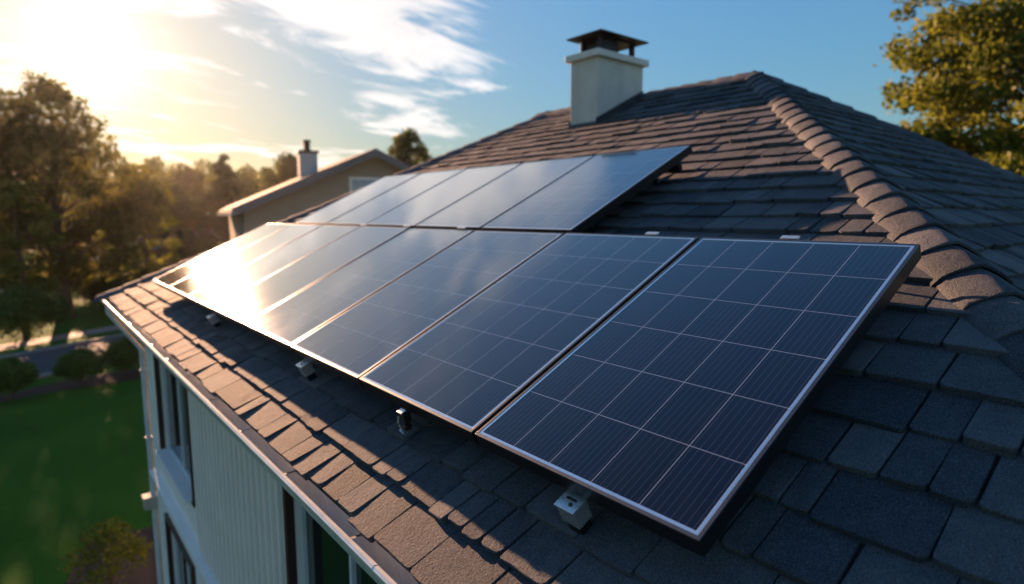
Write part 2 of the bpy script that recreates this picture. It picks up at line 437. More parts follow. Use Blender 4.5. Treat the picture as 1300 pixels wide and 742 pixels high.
# hip and ridge caps: overlapping arched tiles
def caps(p_lo, p_hi, nA, nB, name, expo=0.25, hw=0.165, seed=5, flip=False, sag=0.075):
    """arched cap tiles from p_lo up to p_hi, lying over the faces with normals nA (left side) and nB (right side)"""
    rnd = random.Random(seed); mb = MB(); tn = []
    p_lo, p_hi = Vector(p_lo), Vector(p_hi); T = (p_hi - p_lo); Ln = T.length; T.normalize()
    up = (nA + nB).normalized(); up = (up - T*up.dot(T)).normalized(); side = T.cross(up).normalized()
    # directions down each face, perpendicular to the hip
    dA = T.cross(nA).normalized(); dB = T.cross(nB).normalized()
    if dA.dot(side)*1 > 0 and dB.dot(side) > 0: dB = -dB
    if dA.z > 0: dA = -dA
    if dB.z > 0: dB = -dB
    if abs(dA.z) < 1e-4: pass
    n = int(Ln/expo) + 1; K = 12
    for i in range(n):
        s0 = Ln - (i+1)*expo; s1 = s0 + expo*1.22
        if s0 < -0.12: s0 = -0.12
        s0 += rnd.uniform(-0.006, 0.006); wj = rnd.uniform(0.97, 1.04); lift = rnd.uniform(-0.003, 0.003)
        rings = []
        for (s, ht, ws) in ((s0, 0.056+lift, wj), (s0+0.008, 0.059+lift, wj), (s0 + (s1-s0)*0.5, 0.048+lift, wj*0.97), (s1, 0.032, wj*0.93)):
            row = []
            for k in range(K+1):
                t = -1 + 2*k/K; d = dA if t < 0 else dB
                a = abs(t); dist = hw*ws*a
                # arch: flat sides meeting in a rounded crest
                crest = ht*math.sqrt(max(0.0, 1 - a**2.2)) * 1.0
                base = p_lo + T*s + d*dist + (nA if t < 0 else nB)*0.022
                row.append(base + up*crest + up*(-sag*0.0))
            rings.append(row)
        th = 0.012
        vs = []; 
        for row in rings: vs += row
        lowr = [p - up*th for p in rings[0]]
        vs += lowr
        m_ = K+1; fs = []
        for r in range(3):
            for k in range(K): fs.append((r*m_+k, r*m_+k+1, (r+1)*m_+k+1, (r+1)*m_+k))
        for k in range(K): fs.append((4*m_+k, 4*m_+k+1, k+1, k))
        # underside and side skirts so the tile has a thickness
        lo2 = [p - up*th for p in rings[3]]; vs += lo2
        for k in range(K): fs.append((5*m_+k, 5*m_+k+1, 4*m_+k+1, 4*m_+k))
        for k in (0, K):
            fs.append((k, m_+k, 2*m_+k, 3*m_+k, 5*m_+k, 4*m_+k))
        mb.add(vs, fs); t = rnd.gauss(0.55, 0.2); tn += [t]*len(fs)
    o = hpart(mb, name, M_SH, roof_o, attr=tn); recalc(o)
    sm = [True]*len(o.data.polygons); o.data.polygons.foreach_set('use_smooth', sm)
    o.data.set_sharp_from_angle(angle=rad(40))
    return o
nL = NV; nR = Vector((ST, 0, CT)); nN = UN.cross(Vector((1, 0, 0))); nN = nN if nN.z > 0 else -nN
nF = UF.cross(Vector((1, 0, 0))); nF = nF if nF.z > 0 else -nF
A0 = Vector((XR, YA0, ZR)); A1 = Vector((XR, YA1, ZR))
caps((XE, YN, ZE), A0, nL, nN, 'hip_cap', seed=21, expo=0.232, hw=0.152)
caps((XE2, YN, ZE), A0, nR, nN, 'hip_cap', seed=22, expo=0.30)
caps((XE, YF, ZE), A1, nL, nF, 'hip_cap', seed=23, expo=0.30)
caps((XE2, YF, ZE), A1, nR, nF, 'hip_cap', seed=24, expo=0.30)
caps(A1 + Vector((0, 0.1, 0)), A0 - Vector((0, 0.01, 0)), nL, nR, 'ridge_cap', seed=25, expo=0.26)

# ------------------------------------------------------------------ walls, eaves, gutter
XW, OV = 1.30, 1.30 - XE
YWF = 9.75; YWN = YN + 0.35; XW2 = XE2 - 0.33
ZS = ZE - 0.19                                    # soffit level
def wall_open(y0, y1, z0, z1, ops, x, depth=0.12):
    """a wall in the plane x with real openings (y0,y1,z0,z1 each) and their reveals"""
    mb = MB(); ys = sorted({y0, y1, *[v for o in ops for v in o[:2]]}); zs = sorted({z0, z1, *[v for o in ops for v in o[2:]]})
    for i in range(len(ys)-1):
        for j in range(len(zs)-1):
            cy, cz = (ys[i]+ys[i+1])/2, (zs[j]+zs[j+1])/2
            if any(o[0] < cy < o[1] and o[2] < cz < o[3] for o in ops): continue
            mb.add([(x, ys[i], zs[j]), (x, ys[i+1], zs[j]), (x, ys[i+1], zs[j+1]), (x, ys[i], zs[j+1])], [(0, 3, 2, 1)])
    for (a, b, c, d) in ops:
        X = x + depth
        mb.add([(x, a, c), (x, b, c), (x, b, d), (x, a, d), (X, a, c), (X, b, c), (X, b, d), (X, a, d)], [(0, 1, 5, 4), (1, 2, 6, 5), (2, 3, 7, 6), (3, 0, 4, 7)])
    return mb
OPS = [(7.15, 9.05, 3.62, 5.0), (1.2, 3.98, 3.3, 5.0), (7.55, 9.15, 0.9, 2.62), (1.6, 3.9, 0.9, 2.62)]
wm = wall_open(YWN, YWF, 0, ZS, OPS, XW)
# the three other walls
wm.add([(XW, YWF, 0), (XW2, YWF, 0), (XW2, YWF, ZS), (XW, YWF, ZS)], [(0, 1, 2, 3)])
wm.add([(XW2, YWN, 0), (XW2, YWF, 0), (XW2, YWF, ZS), (XW2, YWN, ZS)], [(0, 1, 2, 3)])
wm.add([(XW, YWN, 0), (XW2, YWN, 0), (XW2, YWN, ZS), (XW, YWN, ZS)], [(0, 1, 2, 3)])
wall = hpart(wm, 'wall', M_WALL)
# vertical boards with battens between the upper windows
bb = MB(); y = 4.16
bb.box((XW-0.006, (4.1+7.02)/2, (3.12+ZS)/2), (0.016, 7.02-4.1, ZS-3.12-0.01), 0)
while y < 7.0:
    bb.box((XW-0.028, y, (3.12+ZS)/2), (0.03, 0.05, ZS-3.13), 0.006); y += 0.155
hpart(bb, 'board_cladding', M_BOARD)
tr = MB()
tr.box((XW-0.012, YWF-0.06, ZS/2), (0.05, 0.14, ZS), 0.008)
hpart(tr, 'corner_trim', M_TRIM)
tr = MB(); tr.box((XW-0.035, (YWN+YWF)/2, 3.03), (0.08, YWF-YWN+0.06, 0.13), 0.015); tr.box((XW-0.05, (YWN+YWF)/2, 3.105), (0.12, YWF-YWN+0.1, 0.02), 0.006)
hpart(tr, 'belt_trim', M_TRIM)
tr = MB(); tr.box((XW-0.02, YWF/2, 0.2), (0.06, YWF-YWN, 0.4), 0.01); hpart(tr, 'plinth', simple('plinth_concrete', (0.25, 0.25, 0.24), 0.9))
def window(a, b, c, d, mull):
    mb = MB(); t = 0.055
    for (cy, cz, sy, sz) in (((a+b)/2, d+t/2-0.01, b-a+2*t, t), ((a+b)/2, c-t/2+0.01, b-a+2*t, t), (a-t/2+0.01, (c+d)/2, t, d-c+0.02), (b+t/2-0.01, (c+d)/2, t, d-c+0.02)):
        mb.box((XW-0.012, cy, cz), (0.06, sy, sz), 0.006)
    w = hpart(mb, 'window', M_BROWN)
    fr = MB(); t = 0.048; X = XW + 0.075
    for (cy, cz, sy, sz) in (((a+b)/2, d-t/2, b-a-0.004, t), ((a+b)/2, c+t/2, b-a-0.004, t), (a+t/2+.002, (c+d)/2, t, d-c-2*t), (b-t/2-.002, (c+d)/2, t, d-c-2*t)):
        fr.box((X, cy, cz), (0.05, sy, sz), 0.008)
    for q in mull: fr.box((X-0.005, a+(b-a)*q, (c+d)/2), (0.04, 0.032, d-c-2*t), 0.006)
    hpart(fr, 'frame', M_WFRAME, w)
    sl = MB(); sl.box((XW-0.03, (a+b)/2, c+0.012), (0.16, b-a-0.03, 0.03), 0.006)
    hpart(sl, 'sill', M_TRIM, w)
    pn = MB(); pn.box((X+0.012, (a+b)/2, (c+d)/2), (0.012, b-a-2*t+0.01, d-c-2*t+0.01))
    hpart(pn, 'pane', M_GLASS, w)
window(*OPS[0], (0.5,)); window(*OPS[1], (0.36, 0.70)); window(*OPS[2], (0.5,)); window(*OPS[3], (0.5,))
# soffit + fascia all round
so = MB()
xi, xo, yi0, yo0, yi1, yo1, xi2, xo2 = XW, XE+0.05, YWN, YN+0.05, YWF, YF-0.05, XW2, XE2-0.05
for q in ([(xo, yo0), (xi, yi0), (xi, yi1), (xo, yo1)], [(xo2, yo0), (xi2, yi0), (xi2, yi1), (xo2, yo1)], [(xo, yo0), (xo2, yo0), (xi2, yi0), (xi, yi0)], [(xo, yo1), (xo2, yo1), (xi2, yi1), (xi, yi1)]):
    so.add([(x_, y_, ZS) for x_, y_ in q], [(0, 1, 2, 3)])
hpart(so, 'soffit', M_TRIM)
fa = MB(); zf = (ZS + ZE)/2 - 0.012; hf = ZE - ZS + 0.02
fa.box((XE+0.045, (YN+YF)/2, zf), (0.025, YF-YN-0.05, hf), 0.003); fa.box((XE2-0.045, (YN+YF)/2, zf), (0.025, YF-YN-0.05, hf), 0.003)
fa.box((XR, YN+0.045, zf), (2*RUN-0.12, 0.025, hf), 0.003); fa.box((XR, YF-0.045, zf), (2*RUN-0.12, 0.025, hf), 0.003)
hpart(fa, 'fascia', M_TRIM)
# K-style gutter, hollow, with a rolled lip
gp = [(0.0, 0.0), (0.0, -0.115), (-0.065, -0.115), (-0.078, -0.085), (-0.098, -0.055), (-0.112, -0.03), (-0.115, -0.006), (-0.106, 0.004), (-0.090, 0.001),
      (-0.093, -0.010), (-0.106, -0.012), (-0.104, -0.032), (-0.092, -0.056), (-0.072, -0.086), (-0.062, -0.110), (-0.004, -0.110), (-0.004, 0.0)]
GX, GZ = XE + 0.028, ZE - 0.012
gu = MB()
ylist = [YN-0.03, 1.9, 5.2, 8.4, YF+0.02]
for i in range(4):
    gu.extrude(gp, (GX, ylist[i]+(0.0), GZ + 0.0015*(i % 2)), (GX, ylist[i+1]-0.002, GZ + 0.0015*(i % 2)), (1, 0, 0), (0, 0, 1))
gut = hpart(gu, 'gutter', M_GUT); recalc(gut)
ge = MB(); ge.extrude([(0, 0), (0, -0.115), (-0.065, -0.115), (-0.098, -0.055), (-0.112, -0.004)], (GX, YF+0.018, GZ-.001), (GX, YF+0.024, GZ-.001), (1, 0, 0), (0, 0, 1))
hpart(ge, 'end_cap', M_GUT, gut)
yy = 0.6
while yy < YF:
    hb = MB(); hb.box((GX-0.048, yy, GZ-0.016), (0.088, 0.018, 0.003)); yy += 0.78; hpart(hb, 'hanger', M_ALU, gut)
# downpipe at the far corner
dp = MB()
xd, yd = XW-0.075, YWF+0.04
dp.tube([(XE-0.02, YF-0.25, GZ-0.11), (XE-0.02, YF-0.25, GZ-0.2), (xd, yd, GZ-0.62), (xd, yd, 0.12), (xd-0.15, yd, 0.05)], 0.035, 10)
dpo = hpart(dp, 'downpipe', M_PIPE, smooth=True)
rh = MB(); rh.box((xd-0.03, yd+.01, 2.62), (0.20, 0.18, 0.16), 0.012); rh.box((xd-0.03, yd+.01, 2.71), (0.23, 0.21, 0.03), 0.008)
hpart(rh, 'rain_head', simple('rain_head_paint', (0.5, 0.40, 0.33), 0.4), dpo)
for z in (1.2, 3.6, 4.6):
    cl = MB(); cl.box((xd, yd-.01, z), (0.09, 0.09, 0.03), 0.006); hpart(cl, 'pipe_clip', M_PIPE, dpo)

# ------------------------------------------------------------------ chimney
CX0, CX1, CY0, CY1 = 5.93, 6.85, 5.49, 5.97
def sol(x, y, zoff=0): return ZE + (x-XE)*ST/CT + zoff
ZC = H + 2.02
cb = MB(); cb.box(((CX0+CX1)/2, (CY0+CY1)/2, (ZC + ZE)/2), (CX1-CX0, CY1-CY0, ZC-ZE), 0.006)
chim = hpart(cb, 'chimney', M_CHIM)
cp = MB(); cp.box(((CX0+CX1)/2, (CY0+CY1)/2, ZC+0.045), (CX1-CX0+0.12, CY1-CY0+0.12, 0.085), 0.012)
hpart(cp, 'coping', M_COPE, chim)
cw = MB(); zt = ZC+0.093
mx, my = (CX0+CX1)/2, (CY0+CY1)/2; lx, ly = 0.70, 0.36
for sx in (-1, 1):
    for sy in (-1, 1): cw.box((mx+sx*(lx/2-.03), my+sy*(ly/2-.03), zt+0.10), (0.06, 0.06, 0.20), 0.006)
cw.box((mx-0.13, my, zt+0.10), (0.26, ly-0.04, 0.20), 0.006)
cw.box((mx, my, zt+0.012), (lx+.03, ly+.03, 0.024), 0.004)
cw.box((mx, my, zt+0.195), (lx+.02, ly+.02, 0.02), 0.004)
hpart(cw, 'cowl_frame', M_COWL, chim)
hd = MB(); a_, b_ = lx/2+0.13, ly/2+0.13; z0 = zt+0.207
hd.add([(mx-a_, my-b_, z0), (mx+a_, my-b_, z0), (mx+a_, my+b_, z0), (mx-a_, my+b_, z0), (mx-a_, my-b_, z0+.018), (mx+a_, my-b_, z0+.018), (mx+a_, my+b_, z0+.018), (mx-a_, my+b_, z0+.018), (mx-0.12, my, z0+0.15), (mx+0.12, my, z0+0.15)],
       [(0, 3, 2, 1), (0, 1, 5, 4), (1, 2, 6, 5), (2, 3, 7, 6), (3, 0, 4, 7), (4, 5, 9, 8), (5, 6, 9), (6, 7, 8, 9), (7, 4, 8)])
hpart(hd, 'cowl_hood', M_COWL, chim)
fl = MB()
for yy_ in (CY0-0.006, CY1+0.006):
    sgn = -1 if yy_ < CY0 else 1
    vs = [(CX0-0.02, yy_, sol(CX0-0.02, 0, 0.02)), (CX1, yy_, sol(min(CX1, XR), 0, 0.02)), (CX1, yy_, sol(min(CX1, XR), 0, 0.11)), (CX0-0.02, yy_, sol(CX0-0.02, 0, 0.11))]
    fl.add(vs + [(x_, y_+sgn*0.006, z_) for x_, y_, z_ in vs], [(0, 1, 2, 3), (4, 5, 6, 7), (2, 3, 7, 6), (0, 3, 7, 4)])
    f0, f1 = (CX0-0.05, CX1)
    fl.add([(f0, yy_, sol(f0, 0, 0.045)), (min(f1, XR), yy_, sol(min(f1, XR), 0, 0.045)), (min(f1, XR), yy_+sgn*0.09, sol(min(f1, XR), 0, 0.034)), (f0, yy_+sgn*0.09, sol(f0, 0, 0.034))], [(0, 1, 2, 3)])
fl.box((CX0-0.008, (CY0+CY1)/2, sol(CX0, 0, 0.035)), (0.012, CY1-CY0+0.03, 0.05), 0.003)
fo = hpart(fl, 'flashing', M_FLASH, chim)

# ------------------------------------------------------------------ solar panels
N_TOP = D_DECK - 1.0*S                             # glass height above the deck
def panel_proto(length, width, depth, ncol, nrow, cellm):
    root = empty('solar_panel', None, 'solar panel', (0, 0, 0), rot=(0, -TH, 0))
    L_, Wd = length, width; lip = 0.014; bead = 0.011
    def ring(o0, o1, z0, z1, mb, bev=0.0):
        """rectangular ring between inset o0 (outer) and o1 (inner), local x up the slope, y across"""
        for (cx_, cy_, sx_, sy_) in ((( o0+o1)/2, Wd/2, o1-o0, Wd-2*o0), (L_-(o0+o1)/2, Wd/2, o1-o0, Wd-2*o0), (L_/2, (o0+o1)/2, L_-2*o1, o1-o0), (L_/2, Wd-(o0+o1)/2, L_-2*o1, o1-o0)):
            mb.box((cx_, cy_, (z0+z1)/2), (sx_, sy_, z1-z0), bev)
    fr = MB(); ring(0, lip, -depth, -0.002, fr, 0.0015); fr.box((L_/2, Wd/2, -depth+0.004), (L_-2*lip, Wd-2*lip, 0.004))
    frame = fr.build('frame', M_BLACK, root)
    lp = MB(); ring(0.0008, lip, -0.002, 0.003, lp, 0.0012); lp.build('frame_lip', M_LIP, frame)
    bd = MB(); ring(lip, lip+bead, -0.004, 0.0018, bd, 0.0008); bd.build('edge_strip', M_BEAD, frame)
    gl = MB(); i = lip+bead
    gl.add([(i, i, 0), (L_-i, i, 0), (L_-i, Wd-i, 0), (i, Wd-i, 0), (i, i, -.004), (L_-i, i, -.004), (L_-i, Wd-i, -.004), (i, Wd-i, -.004)], [(0, 1, 2, 3), (7, 6, 5, 4)])
    g = gl.build('cell_glass', cellm, root)
    uvl = g.data.uv_layers.new(name='UVMap')
    for li, lo in enumerate(g.data.loops):
        v = g.data.vertices[lo.vertex_index].co; uvl.data[li].uv = (v.y - i, v.x - i)
    jb = MB(); jb.box((L_*0.82, Wd/2, -depth-0.008), (0.11, 0.09, 0.02), 0.004); jb.build('junction_box', M_RUB, root)
    return root
PW, PG = 0.765*S, 0.020
U_BOT, U_TOP = 0.603*S, 1.848*S
U2_BOT, U2_TOP = 1.866*S, 2.965*S
Wd = PW - PG
LEN1, LEN2 = U_TOP-U_BOT, U2_TOP-U2_BOT
inn = 2*(0.022)
cm1 = cell_mat('solar_cells', 5, 6, Wd-inn, LEN1-inn)
cm2 = cell_mat('solar_cells_upper', 5, 6, Wd-inn, LEN2-inn)
p1 = panel_proto(LEN1, Wd, 0.062, 5, 6, cm1); p2 = panel_proto(LEN2, Wd, 0.062, 5, 6, cm2)
rp = random.Random(3)
low_labels = ['nearest navy solar panel of the lower row, with crisp white cell lines',
 'second nearest solar panel of the lower row, dark grey blue with a black connector below',
 'third nearest solar panel of the lower row, grey blue',
 'fourth nearest solar panel of the lower row, pale grey blue, faint cell lines',
 'fifth nearest solar panel of the lower row, silvery with a lit frame',
 'sixth nearest solar panel of the lower row, crossed by the right side of the glare',
 'solar panel second from the far end of the lower row, in the sun glare',
 'farthest solar panel of the lower row, golden, beside the far roof hip']
up_labels = ['nearest solar panel of the upper row, blue with the dark chimney reflection',
 'second nearest solar panel of the upper row, pale blue',
 'middle one of the five solar panels in the upper row, pale silver blue',
 'solar panel second from the far end of the upper row, very pale',
 'farthest solar panel of the upper row, nearly white, at the far hip']
Y0 = 0.616*S
for k, lb in enumerate(low_labels):
    o = p1 if k == 0 else dup(p1)
    o.location = R(U_BOT, Y0 + k*PW, N_TOP + (0 if k == 0 else rp.uniform(-.002, .002)))
    o.rotation_euler = (rad(rp.uniform(-.12, .12)), -TH + rad(rp.uniform(-.12, .12)), 0)
    o['label'] = lb; o['group'] = 'solar panels of the lower row'
Y1 = 1.57*PW/ (PW) * 0 + 2.115*S
for k, lb in enumerate(up_labels):
    o = p2 if k == 0 else dup(p2)
    o.location = R(U2_BOT, Y1 + k*PW, N_TOP + 0.004 + rp.uniform(-.002, .002))
    o.rotation_euler = (rad(rp.uniform(-.12, .12)), -TH + rad(rp.uniform(-.12, .12)), 0)
    o['label'] = lb; o['group'] = 'solar panels of the upper row'
# rails with feet
ROT = Euler((0, -TH, 0)).to_matrix()
def rail(u, y0, y1, label):
    root = empty('mounting_rail', label, 'rail', R(u, y0, 0.03), 'rails under the panels', (0, -TH, 0))
    mb = MB(); zt_ = N_TOP-0.066-0.03
    mb.box((0, (y1-y0)/2, zt_-0.022), (0.042, y1-y0, 0.042), 0.003); mb.build('rail', M_BLACK, root)
    yy = 0.25
    while yy < y1-y0:
        f = MB(); f.box((0.0, yy, 0.004), (0.09, 0.06, 0.012), 0.003); f.box((-0.026, yy, (zt_-0.02)/2), (0.008, 0.045, zt_-0.0), 0.002)
        f.tube([(0.025, yy, 0.008), (0.025, yy, 0.022)], 0.009, 6); f.build('foot', M_BLACK, root); yy += 1.35
yl0, yl1 = Y0+0.05, Y0+8*PW-0.08
rail(U_BOT+0.28, yl0, yl1, 'black mounting rail under the lower edge of the lower panel row')
rail(U_TOP-0.30, yl0, yl1, 'black mounting rail under the top edge of the lower panel row')
yu0, yu1 = Y1+0.05, Y1+5*PW-0.06
rail(U2_BOT+0.25, yu0, yu1, 'black mounting rail under the lower edge of the upper panel row')
rail(U2_TOP-0.22, yu0-0.07, yu1, 'black mounting rail under the top edge of the upper panel row, end showing')

# silver end clamps along the lower edge and along the top of the row
def clamp():
    root = empty('end_clamp', None, 'clamp', (0, 0, 0), rot=(0, -TH, 0))
    b = MB()
    # folded bracket: closed block with a cap and a slot on its top
    b.box((0, 0, -0.036), (0.066, 0.084, 0.074), 0.004)
    b.box((-0.001, 0, 0.003), (0.074, 0.090, 0.006), 0.0026)
    b.build('bracket', M_ALU, root)
    s = MB(); s.box((0.008, 0, 0.0065), (0.010, 0.046, 0.003), 0.001); s.tube([(-0.012, -0.012, 0.006), (-0.012, -0.012, 0.010)], 0.007, 6); s.build('bolt', M_RUB, root)
    f = MB(); f.box((0.0, 0, -0.095), (0.05, 0.06, 0.045), 0.002); f.build('foot', M_BLACK, root)
    return root
cl0 = clamp()
cspots = [((735, 632), 'low', 'silver clamp block under the lower edge of the nearest panel'),
          ((397, 463), 'low', 'small silver clamp under the lower edge of the third panel'),
          ((280, 405), 'low', 'small gleaming clamp at the roof side of the glare, under the lower edge')]
# y positions along the eave worked out from the mounting layout
ys_low = [(0.98*S, 'silver clamp block on the shingles under the lower edge of the nearest panel'),
          (2.76*S, 'small silver clamp poking out under the lower edge of the third nearest panel'),
          (4.5*S, 'small gleaming clamp under the lower panel edge below the sun glare')]
for k, (yy, lb) in enumerate(ys_low):
    o = cl0 if k == 0 else dup(cl0)
    o.location = R(U_BOT-0.024, yy, N_TOP-0.082); o['label'] = lb; o['group'] = 'clamps along the lower panel edge'
ys_top = [(1.02*S, 'silver top clip above the upper edge of the nearest panel'),
          (1.62*S, 'silver top clip above the upper edge of the second nearest panel')]
tc0 = None
for k, (yy, lb) in enumerate(ys_top):
    root = empty('top_clip', lb, 'clip', R(U_TOP+0.022, yy, N_TOP-0.004), 'clips along the top panel edge', (0, -TH, 0))
    b = MB(); b.box((0, 0, 0.004), (0.030, 0.085, 0.012), 0.003); b.build('clip_head', M_ALU, root)
    b = MB(); b.box((0.006, 0, -0.09), (0.012, 0.05, 0.176), 0.002); b.build('clip_leg', M_BLACK, root)
for k, (yy, lb) in enumerate([(3.05*S, 'tiny bright clip between the two rows at the second panel of the upper row'), (3.72*S, 'tiny bright clip between the two rows at the third panel of the upper row'), (4.4*S, 'tiny bright clip between the two rows, farthest from the chimney reflection')]):
    b = MB(); b.box((0, 0, 0.0), (0.020, 0.12, 0.010), 0.003)
    b.box((0, 0, -0.04), (0.010, 0.06, 0.07), 0.001)
    o = b.build('row_clip', M_ALU, None); o.location = R((U_TOP+U2_BOT)/2, yy, N_TOP+0.008); o.rotation_euler = (0, -TH, 0)
    finish(o, lb, 'clip', 'clips between the panel rows')
# cable connector hanging from the second panel
cc = empty('cable_connector', 'black cable connector hanging below the lower edge of the second nearest panel', 'connector', R(U_BOT-0.03, 1.80*S-0.03, N_TOP-0.05), rot=(0, -TH, 0)); cc.scale = (1.35, 1.35, 1.2)
b = MB(); b.box((0, 0, -0.02), (0.028, 0.030, 0.05), 0.006, M=Euler((0.2, 0.1, 0)).to_matrix()); b.box((-0.012, 0.002, -0.055), (0.03, 0.034, 0.022), 0.006, M=Euler((0.1, 0.5, 0)).to_matrix()); b.build('housing', M_RUB, cc)
b = MB(); b.tube([(-0.014, 0.02, -0.01), (-0.026, 0.022, -0.035), (-0.026, 0.018, -0.07), (-0.016, 0.012, -0.088)], 0.0035, 8)
b.box((-0.004, 0.0, 0.012), (0.022, 0.032, 0.006), 0.002); b.box((-0.03, 0.01, -0.07), (0.012, 0.03, 0.008), 0.002, M=Euler((0.3, 0.2, 0)).to_matrix()); b.build('spring_clip', M_ALU, cc)
b = MB(); b.tube([(0.0, -0.01, -0.03), (0.02, -0.05, -0.06), (0.03, -0.10, -0.05), (0.06, -0.16, -0.01), (0.12, -0.2, 0.0)], 0.004, 8)
b.tube([(0.0, -0.03, -0.05), (0.02, -0.065, -0.075), (0.05, -0.09, -0.06), (0.09, -0.12, -0.02)], 0.004, 8); b.build('cable', M_RUB, cc, smooth=True)

# ------------------------------------------------------------------ ground
def sheet(name, pts, z, mat, kind='structure'):
    mb = MB(); mb.add([(x, y, z) for x, y in pts], [tuple(range(len(pts)))]); o = mb.build(name, mat); finish(o, kind=kind); return o
def lawn_mat():
    m = Mat('lawn'); a = m.noise(0.35, 5, 0.6); b = m.noise(6, 5, 0.7); c = m.noise(45, 3, 0.7)
    f = m.math('ADD', m.math('MULTIPLY', a, 0.4), m.math('ADD', m.math('MULTIPLY', b, 0.3), m.math('MULTIPLY', c, 0.3)))
    m.set(Base_Color=m.ramp(f, [(0.35, (0.016, 0.070, 0.005)), (0.5, (0.030, 0.125, 0.008)), (0.68, (0.055, 0.165, 0.016))]), Roughness=0.95, Specular_IOR_Level=0.1)
    m.bump(m.math('ADD', c, b), 0.8, 0.06); return m.m
M_LAWN = lawn_mat()
sheet('ground', [(-900, -500), (1200, -500), (1200, 1500), (-900, 1500)], 0.0, M_LAWN)
M_ROAD = simple('asphalt', (0.055, 0.057, 0.06), 0.9, var=0.2, scale=1.5, bump=0.004, bscale=50)
M_KERB = simple('kerb_concrete', (0.22, 0.215, 0.20), 0.85, var=0.15, scale=3)
M_SOIL = simple('mulch', (0.030, 0.018, 0.012), 0.95, var=0.5, scale=25, bump=0.03, bscale=30)
# road crossing behind the hedge balls: from photo rays its near edge runs (-1,31)-(3.2,33.6), far edge (-1.1,37.2)-(3,38.8)
rdir = Vector((1, 0.52, 0)).normalized(); rn = Vector((-rdir.y, rdir.x, 0))
def strip(name, p, w0, w1, z, mat, l0=-60, l1=90):
    p = Vector(p); a = p + rdir*l0; b = p + rdir*l1
    return sheet(name, [(q.x, q.y) for q in (a+rn*w0, b+rn*w0, b+rn*w1, a+rn*w1)], z, mat)
P0 = (-1.05, 31.0, 0)
strip('road', P0, 0, 5.2, 0.008, M_ROAD)
for w, nm in ((-0.3, 'kerb'), (5.2, 'kerb')):
    p = Vector(P0) + rn*(w+0.15); k = MB()
    k.box((p + rdir*15)[:2] + (0.06,) if False else (p.x+rdir.x*15, p.y+rdir.y*15, 0.06), (150, 0.3, 0.12), 0.03, M=Matrix.Rotation(math.atan2(rdir.y, rdir.x), 3, 'Z'))
    finish(k.build(nm, M_KERB), kind='structure')
strip('pavement', P0, 7.4, 8.9, 0.012, M_KERB)
bx0, bx1 = Vector((-6, 26.0)), Vector((7, 30.6))
sheet('flower_bed', [(-7, 26.2), (0.2, 28.6), (4.6, 28.7), (7, 29.6), (7, 31.3), (2.0, 30.6), (-7, 27.6)], 0.006, M_SOIL)
# path and bed along the house
sheet('house_bed', [(0.2, 10.6), (1.9, 10.3), (2.2, 14.5), (0.6, 14.8), (-0.1, 12.4)], 0.007, M_SOIL)

# ------------------------------------------------------------------ foliage
def leaf_mat(name, c0, c1, c2, trans=0.45):
    m = Mat(name); t = m.attr('tone')
    col = m.ramp(t, [(0.05, c0), (0.5, c1), (0.95, c2)])
    m.set(Base_Color=col, Roughness=0.55, Specular_IOR_Level=0.25)
    tr_ = m.N.new('ShaderNodeBsdfTranslucent'); m.L.new(m.mix(0.35, col, (0.24, 0.25, 0.03)), tr_.inputs[0])
    ms = m.N.new('ShaderNodeMixShader'); ms.inputs[0].default_value = trans
    m.L.new(m.b.outputs[0], ms.inputs[1]); m.L.new(tr_.outputs[0], ms.inputs[2]); m.L.new(ms.outputs[0], m.out.inputs[0])
    return m.m
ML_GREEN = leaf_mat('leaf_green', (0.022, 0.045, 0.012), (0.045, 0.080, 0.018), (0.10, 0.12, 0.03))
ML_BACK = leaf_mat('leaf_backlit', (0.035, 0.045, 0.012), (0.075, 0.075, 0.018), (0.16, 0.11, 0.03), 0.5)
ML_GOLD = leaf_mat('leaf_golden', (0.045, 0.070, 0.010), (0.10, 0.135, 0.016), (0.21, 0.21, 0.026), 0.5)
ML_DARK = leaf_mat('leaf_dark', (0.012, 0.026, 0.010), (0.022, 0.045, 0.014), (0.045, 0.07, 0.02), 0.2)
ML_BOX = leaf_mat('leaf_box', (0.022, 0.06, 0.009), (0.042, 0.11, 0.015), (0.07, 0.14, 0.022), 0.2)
M_BARK = simple('bark', (0.09, 0.065, 0.045), 0.9, var=0.35, scale=9, bump=0.02, bscale=18)

